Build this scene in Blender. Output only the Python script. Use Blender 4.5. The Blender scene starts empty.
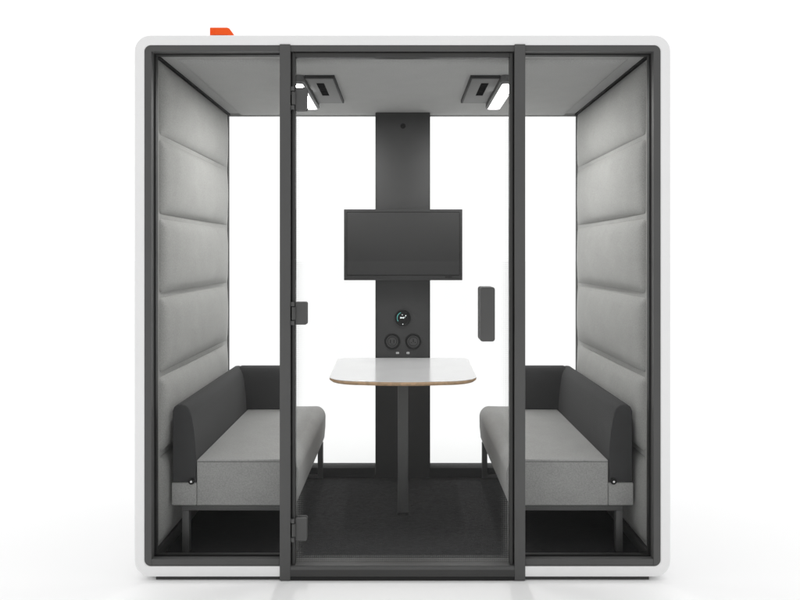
import bpy, bmesh, math, random
from mathutils import Vector, Matrix, noise
random.seed(4)
S = bpy.context.scene
COL = S.collection
R = math.radians

# ------------------------------------------------------------------ camera constants
F = 710.0          # focal length in photo pixels (800 wide)
D0 = 2.91          # camera to the front face of the booth
H = 1.336          # eye height

# ------------------------------------------------------------------ materials
def nd(nt, t, **kw):
    n = nt.nodes.new(t)
    for k, v in kw.items():
        setattr(n, k, v)
    return n

def base(name):
    m = bpy.data.materials.new(name); m.use_nodes = True
    nt = m.node_tree
    return m, nt, nt.nodes['Principled BSDF'], nt.nodes['Material Output']

def plain(name, col, rough=0.5, spec=0.5, metal=0.0, var=0.06, vscale=6.0, bump=0.0, bscale=300.0, coat=0.0):
    """paint / metal / plastic with slight tone and gloss variation"""
    m, nt, p, out = base(name)
    tc = nd(nt, 'ShaderNodeTexCoord')
    n = nd(nt, 'ShaderNodeTexNoise'); n.inputs['Scale'].default_value = vscale; n.inputs['Detail'].default_value = 6
    nt.links.new(tc.outputs['Object'], n.inputs['Vector'])
    mp = nd(nt, 'ShaderNodeMapRange'); mp.inputs['From Min'].default_value = .3; mp.inputs['From Max'].default_value = .7
    mp.inputs['To Min'].default_value = 1 - var; mp.inputs['To Max'].default_value = 1 + var
    nt.links.new(n.outputs['Fac'], mp.inputs['Value'])
    mul = nd(nt, 'ShaderNodeVectorMath', operation='SCALE'); mul.inputs[0].default_value = col
    nt.links.new(mp.outputs[0], mul.inputs['Scale']); nt.links.new(mul.outputs[0], p.inputs['Base Color'])
    mr = nd(nt, 'ShaderNodeMapRange'); mr.inputs['To Min'].default_value = max(0.02, rough - .06); mr.inputs['To Max'].default_value = rough + .06
    nt.links.new(n.outputs['Fac'], mr.inputs['Value']); nt.links.new(mr.outputs[0], p.inputs['Roughness'])
    p.inputs['Metallic'].default_value = metal
    p.inputs['Specular IOR Level'].default_value = spec
    p.inputs['Coat Weight'].default_value = coat
    if bump:
        b = nd(nt, 'ShaderNodeTexNoise'); b.inputs['Scale'].default_value = bscale; b.inputs['Detail'].default_value = 2
        nt.links.new(tc.outputs['Object'], b.inputs['Vector'])
        bp = nd(nt, 'ShaderNodeBump'); bp.inputs['Strength'].default_value = bump; bp.inputs['Distance'].default_value = .001
        nt.links.new(b.outputs['Fac'], bp.inputs['Height']); nt.links.new(bp.outputs[0], p.inputs['Normal'])
    return m

def fabric(name, col, mottle=.10, weave=520.0, bump=.35, sheen=.15):
    """woven wool: melange yarn tone, fine weave relief, soft sheen"""
    m, nt, p, out = base(name)
    tc = nd(nt, 'ShaderNodeTexCoord')
    n1 = nd(nt, 'ShaderNodeTexNoise'); n1.inputs['Scale'].default_value = weave * .35; n1.inputs['Detail'].default_value = 3
    n2 = nd(nt, 'ShaderNodeTexNoise'); n2.inputs['Scale'].default_value = 9; n2.inputs['Detail'].default_value = 4
    for n in (n1, n2): nt.links.new(tc.outputs['Object'], n.inputs['Vector'])
    add = nd(nt, 'ShaderNodeMath', operation='MULTIPLY_ADD'); add.inputs[1].default_value = .35
    nt.links.new(n2.outputs['Fac'], add.inputs[0]); nt.links.new(n1.outputs['Fac'], add.inputs[2])
    mp = nd(nt, 'ShaderNodeMapRange'); mp.inputs['From Min'].default_value = .35; mp.inputs['From Max'].default_value = 1.0
    mp.inputs['To Min'].default_value = 1 - mottle; mp.inputs['To Max'].default_value = 1 + mottle
    nt.links.new(add.outputs[0], mp.inputs['Value'])
    mul = nd(nt, 'ShaderNodeVectorMath', operation='SCALE'); mul.inputs[0].default_value = col
    nt.links.new(mp.outputs[0], mul.inputs['Scale']); nt.links.new(mul.outputs[0], p.inputs['Base Color'])
    p.inputs['Roughness'].default_value = .95
    p.inputs['Specular IOR Level'].default_value = .15
    p.inputs['Sheen Weight'].default_value = sheen; p.inputs['Sheen Roughness'].default_value = .6
    n3 = nd(nt, 'ShaderNodeTexNoise'); n3.inputs['Scale'].default_value = weave; n3.inputs['Detail'].default_value = 2
    nt.links.new(tc.outputs['Object'], n3.inputs['Vector'])
    bp = nd(nt, 'ShaderNodeBump'); bp.inputs['Strength'].default_value = bump; bp.inputs['Distance'].default_value = .0012
    nt.links.new(n3.outputs['Fac'], bp.inputs['Height']); nt.links.new(bp.outputs[0], p.inputs['Normal'])
    return m

def carpet_mat():
    m, nt, p, out = base('carpet')
    tc = nd(nt, 'ShaderNodeTexCoord')
    mp = nd(nt, 'ShaderNodeMapping'); mp.inputs['Scale'].default_value = (55, 190, 60)
    nt.links.new(tc.outputs['Object'], mp.inputs['Vector'])
    n = nd(nt, 'ShaderNodeTexNoise'); n.inputs['Scale'].default_value = 1.0; n.inputs['Detail'].default_value = 5
    nt.links.new(mp.outputs[0], n.inputs['Vector'])
    v = nd(nt, 'ShaderNodeTexVoronoi'); v.inputs['Scale'].default_value = 260
    nt.links.new(tc.outputs['Object'], v.inputs['Vector'])
    r = nd(nt, 'ShaderNodeValToRGB')
    r.color_ramp.elements[0].position = .3; r.color_ramp.elements[0].color = (.020, .020, .0205, 1)
    r.color_ramp.elements[1].position = .75; r.color_ramp.elements[1].color = (.047, .047, .048, 1)
    nt.links.new(n.outputs['Fac'], r.inputs['Fac']); nt.links.new(r.outputs[0], p.inputs['Base Color'])
    p.inputs['Roughness'].default_value = 1; p.inputs['Specular IOR Level'].default_value = .05
    bp = nd(nt, 'ShaderNodeBump'); bp.inputs['Strength'].default_value = .6; bp.inputs['Distance'].default_value = .002
    nt.links.new(v.outputs['Distance'], bp.inputs['Height']); nt.links.new(bp.outputs[0], p.inputs['Normal'])
    return m

def glass_mat(name, refl, tint):
    m, nt, p, out = base(name)
    nt.nodes.remove(p)
    t = nd(nt, 'ShaderNodeBsdfTransparent'); t.inputs['Color'].default_value = tint
    g = nd(nt, 'ShaderNodeBsdfGlossy'); g.inputs['Roughness'].default_value = .01
    geo = nd(nt, 'ShaderNodeNewGeometry')
    dt = nd(nt, 'ShaderNodeVectorMath', operation='DOT_PRODUCT')
    nt.links.new(geo.outputs['Normal'], dt.inputs[0]); nt.links.new(geo.outputs['Incoming'], dt.inputs[1])
    def mth(op, a, b=None):
        n = nd(nt, 'ShaderNodeMath', operation=op)
        for k, v in enumerate((a, b)):
            if v is None: continue
            if isinstance(v, (int, float)): n.inputs[k].default_value = v
            else: nt.links.new(v, n.inputs[k])
        return n.outputs[0]
    sch = mth('ADD', mth('MULTIPLY', mth('POWER', mth('SUBTRACT', 1.0, mth('ABSOLUTE', dt.outputs['Value'])), 5.0), .5), refl)
    mx = nd(nt, 'ShaderNodeMixShader')
    nt.links.new(sch, mx.inputs[0]); nt.links.new(t.outputs[0], mx.inputs[1]); nt.links.new(g.outputs[0], mx.inputs[2])
    nt.links.new(mx.outputs[0], out.inputs[0])
    return m

def frit_mat(half, zb, zt, width):
    """printed dot screen that thins out away from the edge of the pane (object coordinates of the film)"""
    m, nt, p, out = base('dot_print')
    p.inputs['Base Color'].default_value = (.42, .42, .41, 1); p.inputs['Roughness'].default_value = .7
    tc = nd(nt, 'ShaderNodeTexCoord'); sp = nd(nt, 'ShaderNodeSeparateXYZ'); nt.links.new(tc.outputs['Object'], sp.inputs[0])
    def M(op, a, b=None):
        n = nd(nt, 'ShaderNodeMath', operation=op)
        for i, v in enumerate((a, b)):
            if v is None: continue
            if isinstance(v, (int, float)): n.inputs[i].default_value = v
            else: nt.links.new(v, n.inputs[i])
        return n.outputs[0]
    x, z = sp.outputs['X'], sp.outputs['Z']
    dx = M('SUBTRACT', half, M('ABSOLUTE', x))
    dz = M('SUBTRACT', z, zb)
    ds = M('MULTIPLY', M('SUBTRACT', 1.0, M('DIVIDE', dx, width)), .27)
    db = M('MULTIPLY', M('LESS_THAN', dz, .034), .19)
    pit = .0052
    fx = M('SUBTRACT', M('FRACT', M('DIVIDE', M('ADD', x, 10.0), pit)), .5)
    fz = M('SUBTRACT', M('FRACT', M('DIVIDE', M('ADD', z, 10.0), pit)), .5)
    r2 = M('ADD', M('MULTIPLY', fx, fx), M('MULTIPLY', fz, fz))
    rad = M('MAXIMUM', M('MAXIMUM', ds, db), 0.0)
    on = M('LESS_THAN', r2, M('MULTIPLY', rad, rad))
    t = nd(nt, 'ShaderNodeBsdfTransparent'); mx = nd(nt, 'ShaderNodeMixShader')
    nt.links.new(on, mx.inputs[0]); nt.links.new(t.outputs[0], mx.inputs[1]); nt.links.new(p.outputs[0], mx.inputs[2])
    nt.links.new(mx.outputs[0], out.inputs[0])
    return m

def emit(name, col, strength):
    m, nt, p, out = base(name)
    p.inputs['Base Color'].default_value = (*col, 1)
    p.inputs['Emission Color'].default_value = (*col, 1); p.inputs['Emission Strength'].default_value = strength
    return m

M = dict(
    white=plain('white_laminate', (.92, .92, .92), .38, .35, var=.012, vscale=3),
    frame=plain('graphite_powder_coat', (.093, .093, .092), .48, .3, var=.05, bump=.12, bscale=700),
    frame_in=plain('graphite_inner_profile', (.050, .050, .049), .5, .3, var=.05, bump=.1, bscale=700),
    rubber=plain('black_rubber', (.012, .012, .012), .6, .3),
    panel=plain('graphite_panel', (.047, .047, .047), .55, .3, var=.04, bump=.15, bscale=500),
    screen=plain('screen_glass', (.046, .046, .046), .7, .12, var=.02),
    bezel=plain('screen_bezel', (.043, .043, .043), .6, .15, var=.03),
    legs=plain('leg_powder_coat', (.088, .088, .087), .45, .35, var=.05, bump=.1, bscale=700),
    plate=plain('light_housing', (.10, .10, .10), .5, .3, var=.04),
    grill=plain('light_plate', (.15, .15, .147), .55, .3, var=.04),
    top=plain('table_laminate', (.61, .61, .615), .18, .4, var=.008),
    ply=plain('plywood_edge', (.64, .43, .26), .5, .35, var=.22, vscale=40),
    wool=fabric('light_grey_wool', (.325, .325, .314), .18),
    ceilw=fabric('ceiling_wool', (.36, .36, .354), .13),
    seatw=fabric('seat_wool', (.33, .33, .323), .20),
    darkw=fabric('charcoal_wool', (.055, .055, .056), .2, sheen=.05),
    carpet=carpet_mat(),
    glass=glass_mat('clear_glass', .003, (.992, .994, .993, 1)),
    steel=plain('steel', (.55, .55, .55), .22, .5, metal=1.0),
    orange=plain('orange_plastic', (1.0, .105, .003), .42, .4, var=.03),
    led=emit('led_diffuser', (1, .995, .985), 128.0),
    ledrim=emit('led_rim', (1, .995, .985), 1.6),
    rail=plain('rail_black', (.022, .022, .022), .7, .1),
    void=plain('vent_void', (.004, .004, .004), .9, .02),
    icon=emit('display_white', (.9, .95, .95), .8),
    teal=emit('display_teal', (.10, .45, .42), .35),
    usb=plain('usb_white', (.72, .72, .72), .4),
    dial=plain('dial_black', (.007, .007, .007), .6, .15),
    sock=plain('socket_grey', (.066, .066, .066), .6, .2),
    ground=plain('studio_floor', (.88, .88, .88), .8, .1, var=.004, vscale=.8),
)
M['glass2'] = glass_mat('door_glass', .010, (.985, .987, .986, 1))
M['frit'] = frit_mat(.440, .058, 2.150, .045)

# ------------------------------------------------------------------ object helpers
WORLD = {}
def empty(name, loc, label, cat, group=None):
    o = bpy.data.objects.new(name, None); COL.objects.link(o)
    o.location = loc; o.empty_display_size = .1
    o['label'] = label; o['category'] = cat
    if group: o['group'] = group
    WORLD[o.name] = Vector(loc)
    return o

def build(name, bm, mats, parent=None, origin=None, smooth=35):
    if not isinstance(mats, (list, tuple)): mats = [mats]
    bmesh.ops.recalc_face_normals(bm, faces=bm.faces[:])
    xs = [v.co for v in bm.verts]
    lo = Vector([min(c[i] for c in xs) for i in range(3)]); hi = Vector([max(c[i] for c in xs) for i in range(3)])
    c = Vector(((lo.x + hi.x) / 2, (lo.y + hi.y) / 2, lo.z)) if origin is None else Vector(origin)
    for v in bm.verts: v.co -= c
    me = bpy.data.meshes.new(name); bm.to_mesh(me); bm.free()
    for m in mats: me.materials.append(m)
    for p in me.polygons: p.use_smooth = True
    me.set_sharp_from_angle(angle=R(smooth))
    o = bpy.data.objects.new(name, me); COL.objects.link(o)
    WORLD[o.name] = c
    if parent:
        o.parent = parent; o.location = c - WORLD[parent.name]
    else:
        o.location = c
    return o

def box(bm, x0, x1, y0, y1, z0, z1, bev=0.0, seg=2, mi=0):
    x0, x1 = sorted((x0, x1)); y0, y1 = sorted((y0, y1)); z0, z1 = sorted((z0, z1))
    r = bmesh.ops.create_cube(bm, size=1)
    vs = r['verts']
    bmesh.ops.scale(bm, vec=(x1 - x0, y1 - y0, z1 - z0), verts=vs)
    bmesh.ops.translate(bm, vec=((x0 + x1) / 2, (y0 + y1) / 2, (z0 + z1) / 2), verts=vs)
    fs = {f for v in vs for f in v.link_faces}
    for f in fs: f.material_index = mi
    if bev > 0:
        es = list({e for v in vs for e in v.link_edges})
        res = bmesh.ops.bevel(bm, geom=es, offset=bev, segments=seg, profile=.5, affect='EDGES')
        for f in res['faces']: f.material_index = mi
    return bm

def prism(bm, pts, a0, a1, axis='y', bev=0.0, seg=3, mi=0):
    """extrude a closed outline; axis y: pts are (x,z); axis z: pts are (x,y); axis x: pts are (y,z)"""
    def P(p, a):
        return {'y': (p[0], a, p[1]), 'z': (p[0], p[1], a), 'x': (a, p[0], p[1])}[axis]
    A = [bm.verts.new(P(p, a0)) for p in pts]; B = [bm.verts.new(P(p, a1)) for p in pts]
    n = len(pts); fs = [bm.faces.new(A), bm.faces.new(B[::-1])]
    for i in range(n):
        fs.append(bm.faces.new((A[i], B[i], B[(i + 1) % n], A[(i + 1) % n])))
    for f in fs: f.material_index = mi
    if bev > 0:
        es = [e for f in fs[:2] for e in f.edges]
        res = bmesh.ops.bevel(bm, geom=es, offset=bev, segments=seg, profile=.5, affect='EDGES')
        for f in res['faces']: f.material_index = mi
    return bm

def rrect(x0, x1, z0, z1, r, n=8):
    if not isinstance(r, (tuple, list)): r = (r,) * 4          # BL, BR, TR, TL
    out = []
    for (cx, cz, a0, rr) in ((x0 + r[0], z0 + r[0], 180, r[0]), (x1 - r[1], z0 + r[1], 270, r[1]),
                             (x1 - r[2], z1 - r[2], 0, r[2]), (x0 + r[3], z1 - r[3], 90, r[3])):
        for i in range(n + 1):
            a = R(a0 + 90 * i / n); out.append((cx + rr * math.cos(a), cz + rr * math.sin(a)))
    return out

def ring(bm, outer, inner, y0, y1, bev=0.0, mi=0, bev_back=True):
    """rounded frame: outline minus hole, both with equal point counts, extruded along y"""
    n = len(outer)
    L = [[bm.verts.new((p[0], y, p[1])) for p in o] for o in (outer, inner) for y in (y0, y1)]
    of, ob, inf, inb = L
    fr = []
    for i in range(n):
        j = (i + 1) % n
        f = bm.faces.new((of[i], of[j], inf[j], inf[i])); fr.append(f)
        b = bm.faces.new((ob[i], inb[i], inb[j], ob[j]))
        s = bm.faces.new((of[i], ob[i], ob[j], of[j])); t = bm.faces.new((inf[i], inf[j], inb[j], inb[i]))
        for q in (f, b, s, t): q.material_index = mi
    if bev > 0:
        fs = set(fr)
        es = [e for f in fr for e in f.edges if sum(1 for q in e.link_faces if q in fs) == 1]
        res = bmesh.ops.bevel(bm, geom=es, offset=bev, segments=4, profile=.5, affect='EDGES')
        for f in res['faces']: f.material_index = mi
    return bm

def cyl(bm, c, r, h, axis='y', n=32, r2=None, mi=0, bev=0.0):
    res = bmesh.ops.create_cone(bm, cap_ends=True, segments=n, radius1=r, radius2=r if r2 is None else r2, depth=h)
    vs = res['verts']
    if axis == 'y': bmesh.ops.rotate(bm, matrix=Matrix.Rotation(R(90), 3, 'X'), verts=vs)
    if axis == 'x': bmesh.ops.rotate(bm, matrix=Matrix.Rotation(R(90), 3, 'Y'), verts=vs)
    bmesh.ops.translate(bm, vec=c, verts=vs)
    fs = {f for v in vs for f in v.link_faces}
    for f in fs: f.material_index = mi
    return bm

def torus(bm, c, Rr, r, n=40, k=10, mi=0):
    """ring lying in the xz plane"""
    g = []
    for i in range(n):
        a = 2 * math.pi * i / n
        g.append([bm.verts.new((c[0] + (Rr + r * math.cos(b)) * math.cos(a), c[1] + r * math.sin(b), c[2] + (Rr + r * math.cos(b)) * math.sin(a)))
                  for b in (2 * math.pi * q / k for q in range(k))])
    for i in range(n):
        for q in range(k):
            f = bm.faces.new((g[i][q], g[(i + 1) % n][q], g[(i + 1) % n][(q + 1) % k], g[i][(q + 1) % k])); f.material_index = mi
    return bm

def NB(): return bmesh.new()

# ------------------------------------------------------------------ setting
bm = NB()
bmesh.ops.create_circle(bm, cap_ends=True, segments=96, radius=150)
g = build('ground', bm, M['ground'], origin=(0, 0, 0)); g['kind'] = 'structure'

# ------------------------------------------------------------------ the booth
YB = 1.31                      # back edge of the walls
FZ = .045                      # carpet level
booth = empty('meeting_booth', (0, 0, 0), 'white rounded meeting booth with glass front and back and grey padded inner walls', 'booth')

bm = NB()
ring(bm, rrect(-1.10, 1.10, .016, 2.238, .066), rrect(-1.059, 1.059, .059, 2.197, .026), 0, .07, bev=.006)
ring(bm, rrect(-1.0995, 1.0995, .0165, 2.2375, .066), rrect(-1.066, 1.066, .034, 2.204, .02), .069, YB + .02)
build('shell', bm, M['white'], booth)
bm = NB(); box(bm, -1.015, 1.015, .012, YB - .02, .0, .0158, .002)
build('plinth', bm, M['frame_in'], booth)

# front frame: perimeter profile, posts, header and threshold
bm = NB()
ring(bm, rrect(-1.0588, 1.0588, .0592, 2.1968, .0258), rrect(-1.031, 1.031, .0608, 2.172, .0012), .004, .034)
ring(bm, rrect(-1.0586, 1.0586, .0594, 2.1966, .0256), rrect(-1.029, 1.029, .0606, 2.170, .0010), .034, .080, mi=1)
for s in (-1, 1):
    box(bm, s * .5032, s * 1.0308, .0045, .0338, .0609, .087, .0015)
    box(bm, s * .5032, s * 1.0288, .0342, .0798, .0607, .083, .001, mi=1)
    ring(bm, rrect(min(s * .4995, s * 1.034), max(s * .4995, s * 1.034), .080, 2.176, .004), rrect(min(s * .5075, s * 1.0245), max(s * .5075, s * 1.0245), .0905, 2.1665, .004), .036, .046, mi=2)
build('front_frame', bm, [M['frame'], M['frame_in'], M['rubber']], booth)
for s in (-1, 1):
    bm = NB()
    box(bm, s * .4595, s * .503, -.003, .078, .003, 2.1995, .0015)
    box(bm, s * .4560, s * .4597, .030, .040, .012, 2.17, 0, mi=1)
    build('frame_post', bm, [M['frame'], M['rubber']], booth)
bm = NB(); box(bm, -.4593, .4593, -.001, .076, .0035, .0155, .001)
box(bm, -.4593, .4593, -.0022, -.0004, .0175, .046, .0005, mi=1)
prism(bm, [(-.0022, .0462), (-.0022, .049), (.0006, .0565), (.0036, .0582), (.0036, .0592), (-.0003, .0592), (-.0003, .0462)], -.4593, .4593, axis='x', mi=2)
build('threshold', bm, [M['rubber'], M['frame_in'], M['frame']], booth)
for s in (-1, 1):
    bm = NB(); box(bm, s * .5035, s * 1.030, .038, .0435, .086, 2.173)
    build('front_glass', bm, M['glass'], booth)

# door
bm = NB()
box(bm, -.4545, -.4415, .010, .046, .018, 2.168, .002)
box(bm, .4415, .4545, .010, .046, .018, 2.168, .002)
box(bm, -.4413, .4413, .010, .046, 2.150, 2.168, .002)
box(bm, -.4413, .4413, .008, .050, .018, .055, .006)
door = build('door', bm, M['frame_in'], booth)
bm = NB(); box(bm, -.4411, .4411, .023, .031, .056, 2.149)
build('glass_pane', bm, M['glass2'], door)
bm = NB()
for (x0, x1, z0, z1) in ((-.440, -.395, .058, 1.90), (.395, .440, .058, 1.90), (-.3948, .3948, .058, .103)):
    vs = [bm.verts.new(c) for c in ((x0, .0318, z0), (x1, .0318, z0), (x1, .0318, z1), (x0, .0318, z1))]; bm.faces.new(vs)
build('dotted_film', bm, M['frit'], door, origin=(0, .0318, 0))
for zc in (1.979, 1.096, .207):
    bm = NB()
    prism(bm, rrect(-.4405, -.393, zc - .047, zc + .047, (.004, .008, .008, .004), 4), .008, .0225, bev=.002)
    prism(bm, rrect(-.4405, -.393, zc - .047, zc + .047, (.004, .008, .008, .004), 4), .0325, .044, bev=.002)
    for (za, zb) in ((-.047, -.030), (-.026, .026), (.030, .047)):
        cyl(bm, (-.4492, .002, zc + (za + zb) / 2), .0065 if za != -.026 else .0052, zb - za, 'z', 20)
        box(bm, -.459 if za != -.026 else -.449, -.449 if za != -.026 else -.4395, .001, .009, zc + za, zc + zb, .001)
    build('hinge', bm, M['frame'], door)
bm = NB()
prism(bm, rrect(.3165, .376, .984, 1.205, .009, 5), -.022, .0225, bev=.005)
prism(bm, rrect(.3165, .376, .984, 1.205, .009, 5), .0325, .075, bev=.005)
build('handle', bm, M['frame'], door)

# floor and skirting
bm = NB(); box(bm, -1.045, 1.045, .0805, YB - .004, .036, FZ)
build('carpet', bm, M['carpet'], booth)

# side walls with upholstered pads
SEAMS = [2.172, 1.843, 1.502, 1.163, .822, .482, .095]
def pad_mesh(bm, s, y0, y1, z0, z1, xb, depth):
    NY, NZ = 64, 26
    W, Hh = y1 - y0, z1 - z0
    rc = .022
    def warp(t):                       # more rows near the rim
        return .5 - .5 * math.cos(math.pi * t) if True else t
    g = []
    for i in range(NY + 1):
        row = []
        for j in range(NZ + 1):
            u, v = warp(i / NY), warp(j / NZ)
            y, z = y0 + W * u, z0 + Hh * v
            dy, dz = y - y0 + 1e-9, min(z - z0, z1 - z)      # the back end is cut straight
            if dy < rc and dz < rc:
                d = rc - math.hypot(rc - dy, rc - dz)
            else:
                d = min(dy, dz)
            d = max(d, 0.0)
            e = 1 - math.exp(-d / .020)
            b = (1 - (1 - u) ** 7) ** .8 * (1 - (2 * v - 1) ** 2) ** .75
            tail = 1 - .88 * max(0.0, (u - .80) / .20) ** 2
            h = depth * (.45 * e + .55 * b) * tail
            h += .0017 * noise.noise(Vector((y * 7 + s * 9, z * 9, 3.1 + z0))) * e
            yy, zz = y, z
            if dy < rc and dz < rc:    # pull corner points onto the rounded corner
                k = math.hypot(rc - dy, rc - dz)
                if k > rc:
                    cy = y0 + rc
                    cz = z0 + rc if z - z0 < rc else z1 - rc
                    yy = cy + (y - cy) * rc / k; zz = cz + (z - cz) * rc / k
            row.append(bm.verts.new((s * (xb - h), yy, zz)))
        g.append(row)
    for i in range(NY):
        for j in range(NZ):
            bm.faces.new((g[i][j], g[i + 1][j], g[i + 1][j + 1], g[i][j + 1]))
    # closed rim and back
    rim = [g[i][0] for i in range(NY + 1)] + [g[NY][j] for j in range(1, NZ + 1)] + [g[i][NZ] for i in range(NY - 1, -1, -1)] + [g[0][j] for j in range(NZ - 1, 0, -1)]
    bk = [bm.verts.new((s * (xb + .010), v.co.y, v.co.z)) for v in rim]
    n = len(rim)
    for i in range(n):
        bm.faces.new((rim[i], rim[(i + 1) % n], bk[(i + 1) % n], bk[i]))
    bm.faces.new(bk)

for s in (-1, 1):
    bm = NB()
    box(bm, s * 1.0405, s * 1.0655, .0805, YB, .095, 2.200, .002)
    box(bm, s * 1.028, s * 1.0655, .0807, YB - .001, FZ + .0005, .0945, .002, mi=1)
    wall = build('side_wall', bm, [M['wool'], M['frame_in']], booth)
    for k in range(6):
        bm = NB()
        pad_mesh(bm, s, .124, YB - .012, SEAMS[k + 1] + .011, SEAMS[k] - .011, 1.0395, .041)
        build('wall_pad', bm, M['wool'], wall, smooth=60)
    bm = NB(); box(bm, s * 1.0320, s * 1.0655, YB + .0005, YB + .016, FZ + .002, 2.202, .001)
    build('back_trim', bm, M['frame'], booth)

# ceiling pillow
bm = NB()
box(bm, -1.0395, 1.0395, .0805, YB, 2.176, 2.2035)
ce = build('ceiling_panel', bm, M['ceilw'], booth)
bm = NB()
NX, NY = 70, 50
x0, x1, y0, y1 = -.965, .965, .128, YB - .004
gr = []
for i in range(NX + 1):
    row = []
    for j in range(NY + 1):
        u = .5 - .5 * math.cos(math.pi * i / NX); v = .5 - .5 * math.cos(math.pi * j / NY)
        x, y = x0 + (x1 - x0) * u, y0 + (y1 - y0) * v
        d = min(x - x0, x1 - x, y - y0, y1 - y)
        row.append(bm.verts.new((x, y, 2.1752 - .0150 * (1 - math.exp(-d / .011)) + .0006 * noise.noise(Vector((x * 5, y * 6, 1))))))
    gr.append(row)
for i in range(NX):
    for j in range(NY):
        bm.faces.new((gr[i][j], gr[i + 1][j], gr[i + 1][j + 1], gr[i][j + 1]))
build('ceiling_pad', bm, M['ceilw'], ce, smooth=60)

bm = NB(); box(bm, -1.0315, 1.0315, YB + .0005, YB + .014, 2.1605, 2.2035, .001)
build('back_trim', bm, M['ceilw'], booth)
for s in (-1, 1):
    bm = NB(); box(bm, s * 1.024, s * 1.0400, .0815, YB - .001, 2.1665, 2.1758, .001)  # solid black strip stands in for the shade in the wall-to-ceiling gap
    build('gap_shade_strip', bm, M['rubber'], ce)

# ceiling lights with fan outlet
for s in (-1, 1):
    bm = NB()
    prism(bm, rrect(min(s * .449, s * .530), max(s * .449, s * .530), .335, .946, .022, 5), 2.129, 2.1655, axis='z', bev=.005)
    box(bm, s * .312, s * .4485, .343, .884, 2.1465, 2.1655, .001, mi=1)  # black border paints in the shadow line around the plate
    li = build('ceiling_light', bm, [M['plate'], M['rubber']], booth)
    bm = NB()
    box(bm, s * .320, s * .4465, .352, .870, 2.1435, 2.1473, .0015)
    box(bm, s * .370, s * .405, .428, .682, 2.1420, 2.1434, 0, mi=1)
    for k in range(7):
        yy = .436 + k * .0355
        box(bm, s * .3735, s * .4015, yy, yy + .010, 2.1408, 2.1419, 0, mi=2)
    build('fan_grille', bm, [M['grill'], M['void'], M['void']], li)
    bm = NB()
    prism(bm, rrect(min(s * .4600, s * .5255), max(s * .4600, s * .5255), .358, .942, .016, 5), 2.1248, 2.1288, axis='z', bev=.001)
    for f in bm.faces:
        f.normal_update(); f.material_index = 0 if abs(f.normal.z) > .9 and f.calc_center_median().z < 2.127 else 1
    box(bm, s * .4705, s * .5150, .390, .910, 2.1244, 2.1247, 0, mi=2)
    build('diffuser', bm, [M['ledrim'], M['plate'], M['led']], li)

# back glazing, rails
for s in (-1, 1):
    bm = NB(); box(bm, s * .161, s * 1.027, 1.268, 1.276, .1035, 2.1745)
    build('back_glass', bm, M['glass'], booth)
    bm = NB(); box(bm, s * .1605, s * 1.0272, 1.200, YB - .006, FZ + .001, .103, .003)
    build('bottom_rail', bm, M['rail'], booth)

# equipment column
bm = NB()
box(bm, -.157, .160, 1.196, 1.285, FZ + .001, 2.1605, .003)
box(bm, -.147, .150, 1.191, 1.1958, FZ + .002, 2.158, .0015)
colm = build('equipment_column', bm, M['panel'], booth)
def onpil(px, py, y=1.19):
    D = D0 + y
    return ((px - 402.5) / F * D, y, H + (255 - py) / F * D)
c = onpil(403, 126)
bm = NB(); torus(bm, (c[0], 1.190, c[2]), .0125, .0026); cyl(bm, (c[0], 1.1895, c[2]), .0115, .002)
cyl(bm, (c[0], 1.1880, c[2]), .005, .002, n=20)
build('sensor', bm, M['dial'], colm)
c = onpil(402.8, 317.8)
bm = NB()
cyl(bm, (c[0], 1.187, c[2]), .0465, .010, n=48); torus(bm, (c[0], 1.1825, c[2]), .0425, .0042, n=56)
n = 18
for k in range(n):                                  # teal arc on the left, white mark in the middle
    a0, a1 = R(110 + 105 * k / n), R(110 + 105 * (k + 1) / n)
    vs = [bm.verts.new((c[0] + r * math.cos(a), 1.1812, c[2] + r * math.sin(a))) for r, a in ((.031, a0), (.034, a0), (.034, a1), (.031, a1))]
    f = bm.faces.new(vs); f.material_index = 2
for (dx, dz, w, h) in ((-.012, .001, .0045, .009), (-.004, .001, .006, .006), (.004, .001, .0045, .009), (.011, .004, .003, .004), (.017, .013, .005, .005), (-.003, .018, .006, .002), (0, -.036, .004, .004)):
    box(bm, c[0] + dx - w / 2, c[0] + dx + w / 2, 1.1805, 1.1815, c[2] + dz - h / 2, c[2] + dz + h / 2, mi=1)
build('control_dial', bm, [M['dial'], M['icon'], M['teal']], colm)
for px, kind in ((392.2, 0), (413.3, 1)):
    c = onpil(px, 341.4)
    bm = NB()
    torus(bm, (c[0], 1.189, c[2]), .0405, .0060, n=56, mi=0)
    cyl(bm, (c[0], 1.1905, c[2]), .039, .004, n=48, mi=1)
    torus(bm, (c[0], 1.1885, c[2]), .026, .0014, n=40, mi=0)
    if kind == 0:
        for dx in (-.010, .010): box(bm, c[0] + dx - .0025, c[0] + dx + .0025, 1.1875, 1.1884, c[2] - .010, c[2] + .010, mi=0)
        box(bm, c[0] - .008, c[0] + .008, 1.1875, 1.1884, c[2] - .017, c[2] - .0145, mi=0)
    else:
        box(bm, c[0] - .0028, c[0] + .0028, 1.1875, 1.1884, c[2] - .004, c[2] + .014, mi=0)
        for dx in (-.011, .011): cyl(bm, (c[0] + dx, 1.188, c[2] - .006), .003, .001, n=16, mi=0)
    build('power_socket', bm, [M['dial'], M['sock']], colm)
for px in (397.5, 408.0):
    c = onpil(px, 353)
    bm = NB()
    box(bm, c[0] - .0085, c[0] + .0085, 1.188, 1.1908, c[2] - .0055, c[2] + .0055, .001)
    box(bm, c[0] - .0055, c[0] + .0055, 1.1872, 1.1879, c[2] - .0008, c[2] + .0012, mi=1)
    build('usb_port', bm, [M['usb'], M['sock']], colm)

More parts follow.
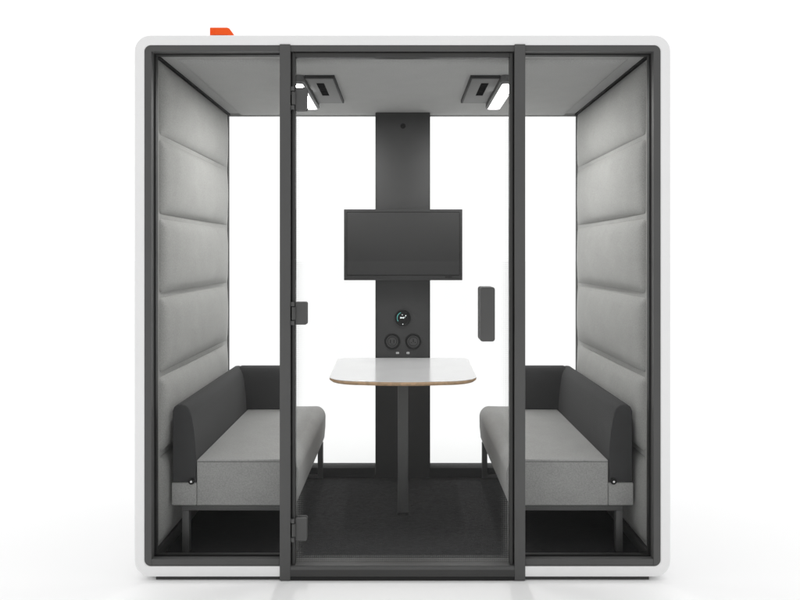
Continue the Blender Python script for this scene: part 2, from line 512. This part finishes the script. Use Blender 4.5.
# ------------------------------------------------------------------ monitor on the column
mon = empty('monitor', (0, 1.15, 1.19), 'dark wall monitor, switched off, mounted on the charcoal column above the table', 'monitor')
bm = NB()
box(bm, -.3325, .3400, 1.118, 1.158, 1.1925, 1.5955, .003)
build('housing', bm, M['bezel'], mon)
bm = NB(); box(bm, -.3145, .3220, 1.1155, 1.1172, 1.2235, 1.5775, .0006)
box(bm, -.3170, .3245, 1.1173, 1.1179, 1.2205, 1.5800, 0, mi=1)
build('screen', bm, [M['screen'], M['void']], mon)
bm = NB()
for k, (w, h) in enumerate(((.008, .0085), (.007, .0070), (.008, .0085), (.007, .0070))):
    xc = .246 + k * .0100
    box(bm, xc - w / 2, xc + w / 2, 1.1165, 1.1179, 1.2110 - h / 2, 1.2110 + h / 2)
build('maker_mark', bm, M['dial'], mon)
bm = NB(); box(bm, -.09, .095, 1.1585, 1.1905, 1.28, 1.50, .003)
build('wall_mount', bm, M['rubber'], mon)

# ------------------------------------------------------------------ table
tb = empty('table', (0, .8, FZ), 'small white table with rounded corners and plywood edge on one dark leg', 'table')
def tabletop_outline(inset=0.0):
    pts = []
    hw0, hw1 = .354 - inset, .372 - inset
    yf, yb = .412 + inset, 1.186 - inset * .2
    def hw(y): return hw0 + (hw1 - hw0) * (y - yf) / (yb - yf)
    rf, rb = .150, .05
    bulge = .020
    for k in range(21):                              # front edge with slight bow, left corner to right corner
        t = -1 + 2 * k / 20
        x = t * (hw0 - rf); pts.append((x, yf + bulge * (t * t)))
    def arc(cx, cy, ry, rx, a0, a1, n=14):
        return [(cx + rx * math.cos(R(a0 + (a1 - a0) * q / n)), cy + ry * math.sin(R(a0 + (a1 - a0) * q / n))) for q in range(1, n + 1)]
    pts += arc(hw0 - rf, yf + bulge + rf * .86, rf * .86, rf + .004, -86, 0)
    pts += arc(hw1 - rb, yb - rb, rb, rb, 0, 90)
    left = [(-x, y) for (x, y) in reversed(pts[21:])]
    return pts + left
bm = NB()
o1 = tabletop_outline(0); o2 = tabletop_outline(.010)
cx = .002
n = len(o1)
lv = [[bm.verts.new((p[0] + cx, p[1], z)) for p in o] for o, z in ((tabletop_outline(.0012), .7425), (o1, .7413), (o1, .7405), (o1, .731), (o2, .7215))]
f = bm.faces.new(lv[0])
for a, b, mi in ((0, 1, 0), (1, 2, 0), (2, 3, 1), (3, 4, 1)):
    for i in range(n):
        q = bm.faces.new((lv[a][i], lv[b][i], lv[b][(i + 1) % n], lv[a][(i + 1) % n])); q.material_index = mi
q = bm.faces.new(lv[4]); q.material_index = 1
build('tabletop', bm, [M['top'], M['ply']], tb, smooth=25)
bm = NB(); box(bm, -.0235, .0275, .600, .650, FZ + .015, .7205, .004)
box(bm, -.11, .115, .54, .71, .7155, .7213, .001)
lg = build('leg', bm, M['legs'], tb)
bm = NB(); cyl(bm, (.002, .625, FZ + .0083), .031, .014, 'z', 32, r2=.027)
build('foot', bm, M['rubber'], tb)

# ------------------------------------------------------------------ benches
def bench(s, label):
    b = empty('padded_bench', (s * .73, .7, FZ), label, 'bench', 'padded benches inside the booth')
    X = lambda x: s * x
    yA, yBk = .160, 1.245
    # seat cushion: rounded nose on the aisle side
    prof = [(.8905, .252), (.8905, .446), (.885, .450)]
    prof += [(.505 , .452)]
    for k in range(1, 11):
        a = R(90 - 90 * k / 10); prof.append((.505 - .055 * math.cos(a), .392 + .060 * math.sin(a)))
    prof += [(.451, .33), (.456, .272), (.461, .258), (.470, .252)]
    bm = NB(); prism(bm, [(X(x), z) for x, z in prof], yA, yBk, bev=.007, seg=3)
    st = build('seat', bm, M['seatw'], b, smooth=40)
    bm = NB(); box(bm, X(.500), X(.8875), yA - .0008, yA + .004, .4415, .4432)
    build('seam', bm, M['darkw'], st)
    bm = NB(); box(bm, X(.8910), X(1.000), yA + .001, yBk - .004, .2522, .3510, .006, 3)
    build('seat_base', bm, M['seatw'], b)
    # backrest
    pr = [(.995, .3525), (.8925, .3525), (.8925, .450), (.896, .52), (.902, .575), (.910, .625), (.917, .655), (.926, .674), (.940, .686), (.958, .690), (.975, .688), (.988, .678), (.995, .660)]
    bm = NB(); prism(bm, [(X(x), z) for x, z in pr], yA + .001, yBk, bev=.006, seg=3)
    build('backrest', bm, M['darkw'], b, smooth=40)
    pr = [(1.155, .4535), (1.158, .60), (1.163, .665), (1.172, .686), (1.188, .6945), (1.215, .695), (1.236, .688), (1.2445, .670), (1.2445, .4535)]
    bm = NB(); prism(bm, pr, X(.660), X(.940), axis='x', bev=.008, seg=3)
    build('armrest', bm, M['darkw'], b, smooth=40)
    bm = NB(); cyl(bm, (X(.9115), yA - .003, .3585), .0135, .007, n=24, mi=0); cyl(bm, (X(.9115), yA - .0075, .3585), .0062, .006, n=20, r2=.0045, mi=1)
    build('bolt', bm, [M['rubber'], M['steel']], b)
    for y in (.172, 1.185):
        bm = NB(); box(bm, X(.4595), X(.957), y, y + .030, .2265, .2515, .0015)
        build('seat_rail', bm, M['legs'], b)
        for (xa, xb) in ((.957, .927), (.4895, .4595)):
            bm = NB(); box(bm, X(xa), X(xb), y + .0003, y + .0297, FZ + .0005, .2262, .0015)
            build('leg', bm, M['legs'], b)
    bm = NB(); box(bm, X(.4898), X(.9265), 1.187, 1.213, FZ + .001, FZ + .022, .0015)
    build('floor_bar', bm, M['legs'], b)
    return b
bench(-1, "light grey bench with charcoal backrest along the wall on the door's hinge side")
bench(1, "light grey bench with charcoal backrest along the wall on the door's handle side")

# ------------------------------------------------------------------ orange block on the roof
blk = empty('roof_block', (-.747, .05, 2.2381), 'small bright orange plastic block with a sloped end lying on the white roof', 'roof block')
bm = NB()
prism(bm, [(-.793, 2.2382), (-.793, 2.270), (-.791, 2.2725), (-.722, 2.2725), (-.713, 2.2690), (-.697, 2.246), (-.697, 2.2382),
           (-.716, 2.2382), (-.722, 2.2430), (-.785, 2.2430), (-.786, 2.2382)], .012, .075, bev=.0015)
build('block_body', bm, M['orange'], blk)
bm = NB()
cyl(bm, (-.7865, .0115, 2.2555), .0035, .004, n=16)
box(bm, -.777, -.7755, .0112, .013, 2.2440, 2.2675)
build('clip_detail', bm, M['orange'], blk)

# ------------------------------------------------------------------ light
w = bpy.data.worlds.new('World'); S.world = w; w.use_nodes = True
bg = w.node_tree.nodes['Background']; bg.inputs['Color'].default_value = (1, 1, 1, 1); bg.inputs['Strength'].default_value = 1.0
wt = w.node_tree
def wn(t, **kw): return nd(wt, t, **kw)
tc = wn('ShaderNodeTexCoord'); sp = wn('ShaderNodeSeparateXYZ'); wt.links.new(tc.outputs['Generated'], sp.inputs[0])
def rng(src, a, b, c, d):
    n = wn('ShaderNodeMapRange', interpolation_type='SMOOTHSTEP')
    for k, v in zip(('From Min', 'From Max', 'To Min', 'To Max'), (a, b, c, d)): n.inputs[k].default_value = v
    wt.links.new(src, n.inputs['Value']); return n.outputs[0]
fr = rng(sp.outputs['Y'], -.55, .05, .52, 1.17)          # white studio sweep behind, dimmer room behind the camera
up = rng(sp.outputs['Z'], .45, .90, 0.0, .47)            # overhead world brightened as added fill to whiten the ground
ad = wn('ShaderNodeMath', operation='ADD'); wt.links.new(fr, ad.inputs[0]); wt.links.new(up, ad.inputs[1])
wt.links.new(ad.outputs[0], bg.inputs['Strength'])

def area(name, loc, target, sx, sy, power, col=(1, 1, 1)):
    l = bpy.data.lights.new(name, 'AREA'); l.shape = 'RECTANGLE'; l.size = sx; l.size_y = sy; l.energy = power; l.color = col
    o = bpy.data.objects.new(name, l); COL.objects.link(o); o.location = loc
    o.rotation_euler = (Vector(target) - Vector(loc)).to_track_quat('-Z', 'Y').to_euler()
    return o

# ------------------------------------------------------------------ camera
cd = bpy.data.cameras.new('camera'); cam = bpy.data.objects.new('camera', cd); COL.objects.link(cam)
cam.location = (0, -D0, H); cam.rotation_euler = (R(90), 0, 0)
cd.sensor_width = 36; cd.lens = 36 * F / 800
cd.shift_x = -2.5 / 800; cd.shift_y = -45 / 800
cd.clip_start = .05; cd.clip_end = 500
S.camera = cam

S.view_settings.view_transform = 'Standard'; S.view_settings.look = 'None'
S.view_settings.exposure = 0; S.view_settings.gamma = 1; S.view_settings.use_curve_mapping = False
S.cycles.max_bounces = 12; S.cycles.diffuse_bounces = 6; S.cycles.transparent_max_bounces = 24
S.cycles.use_denoising = True
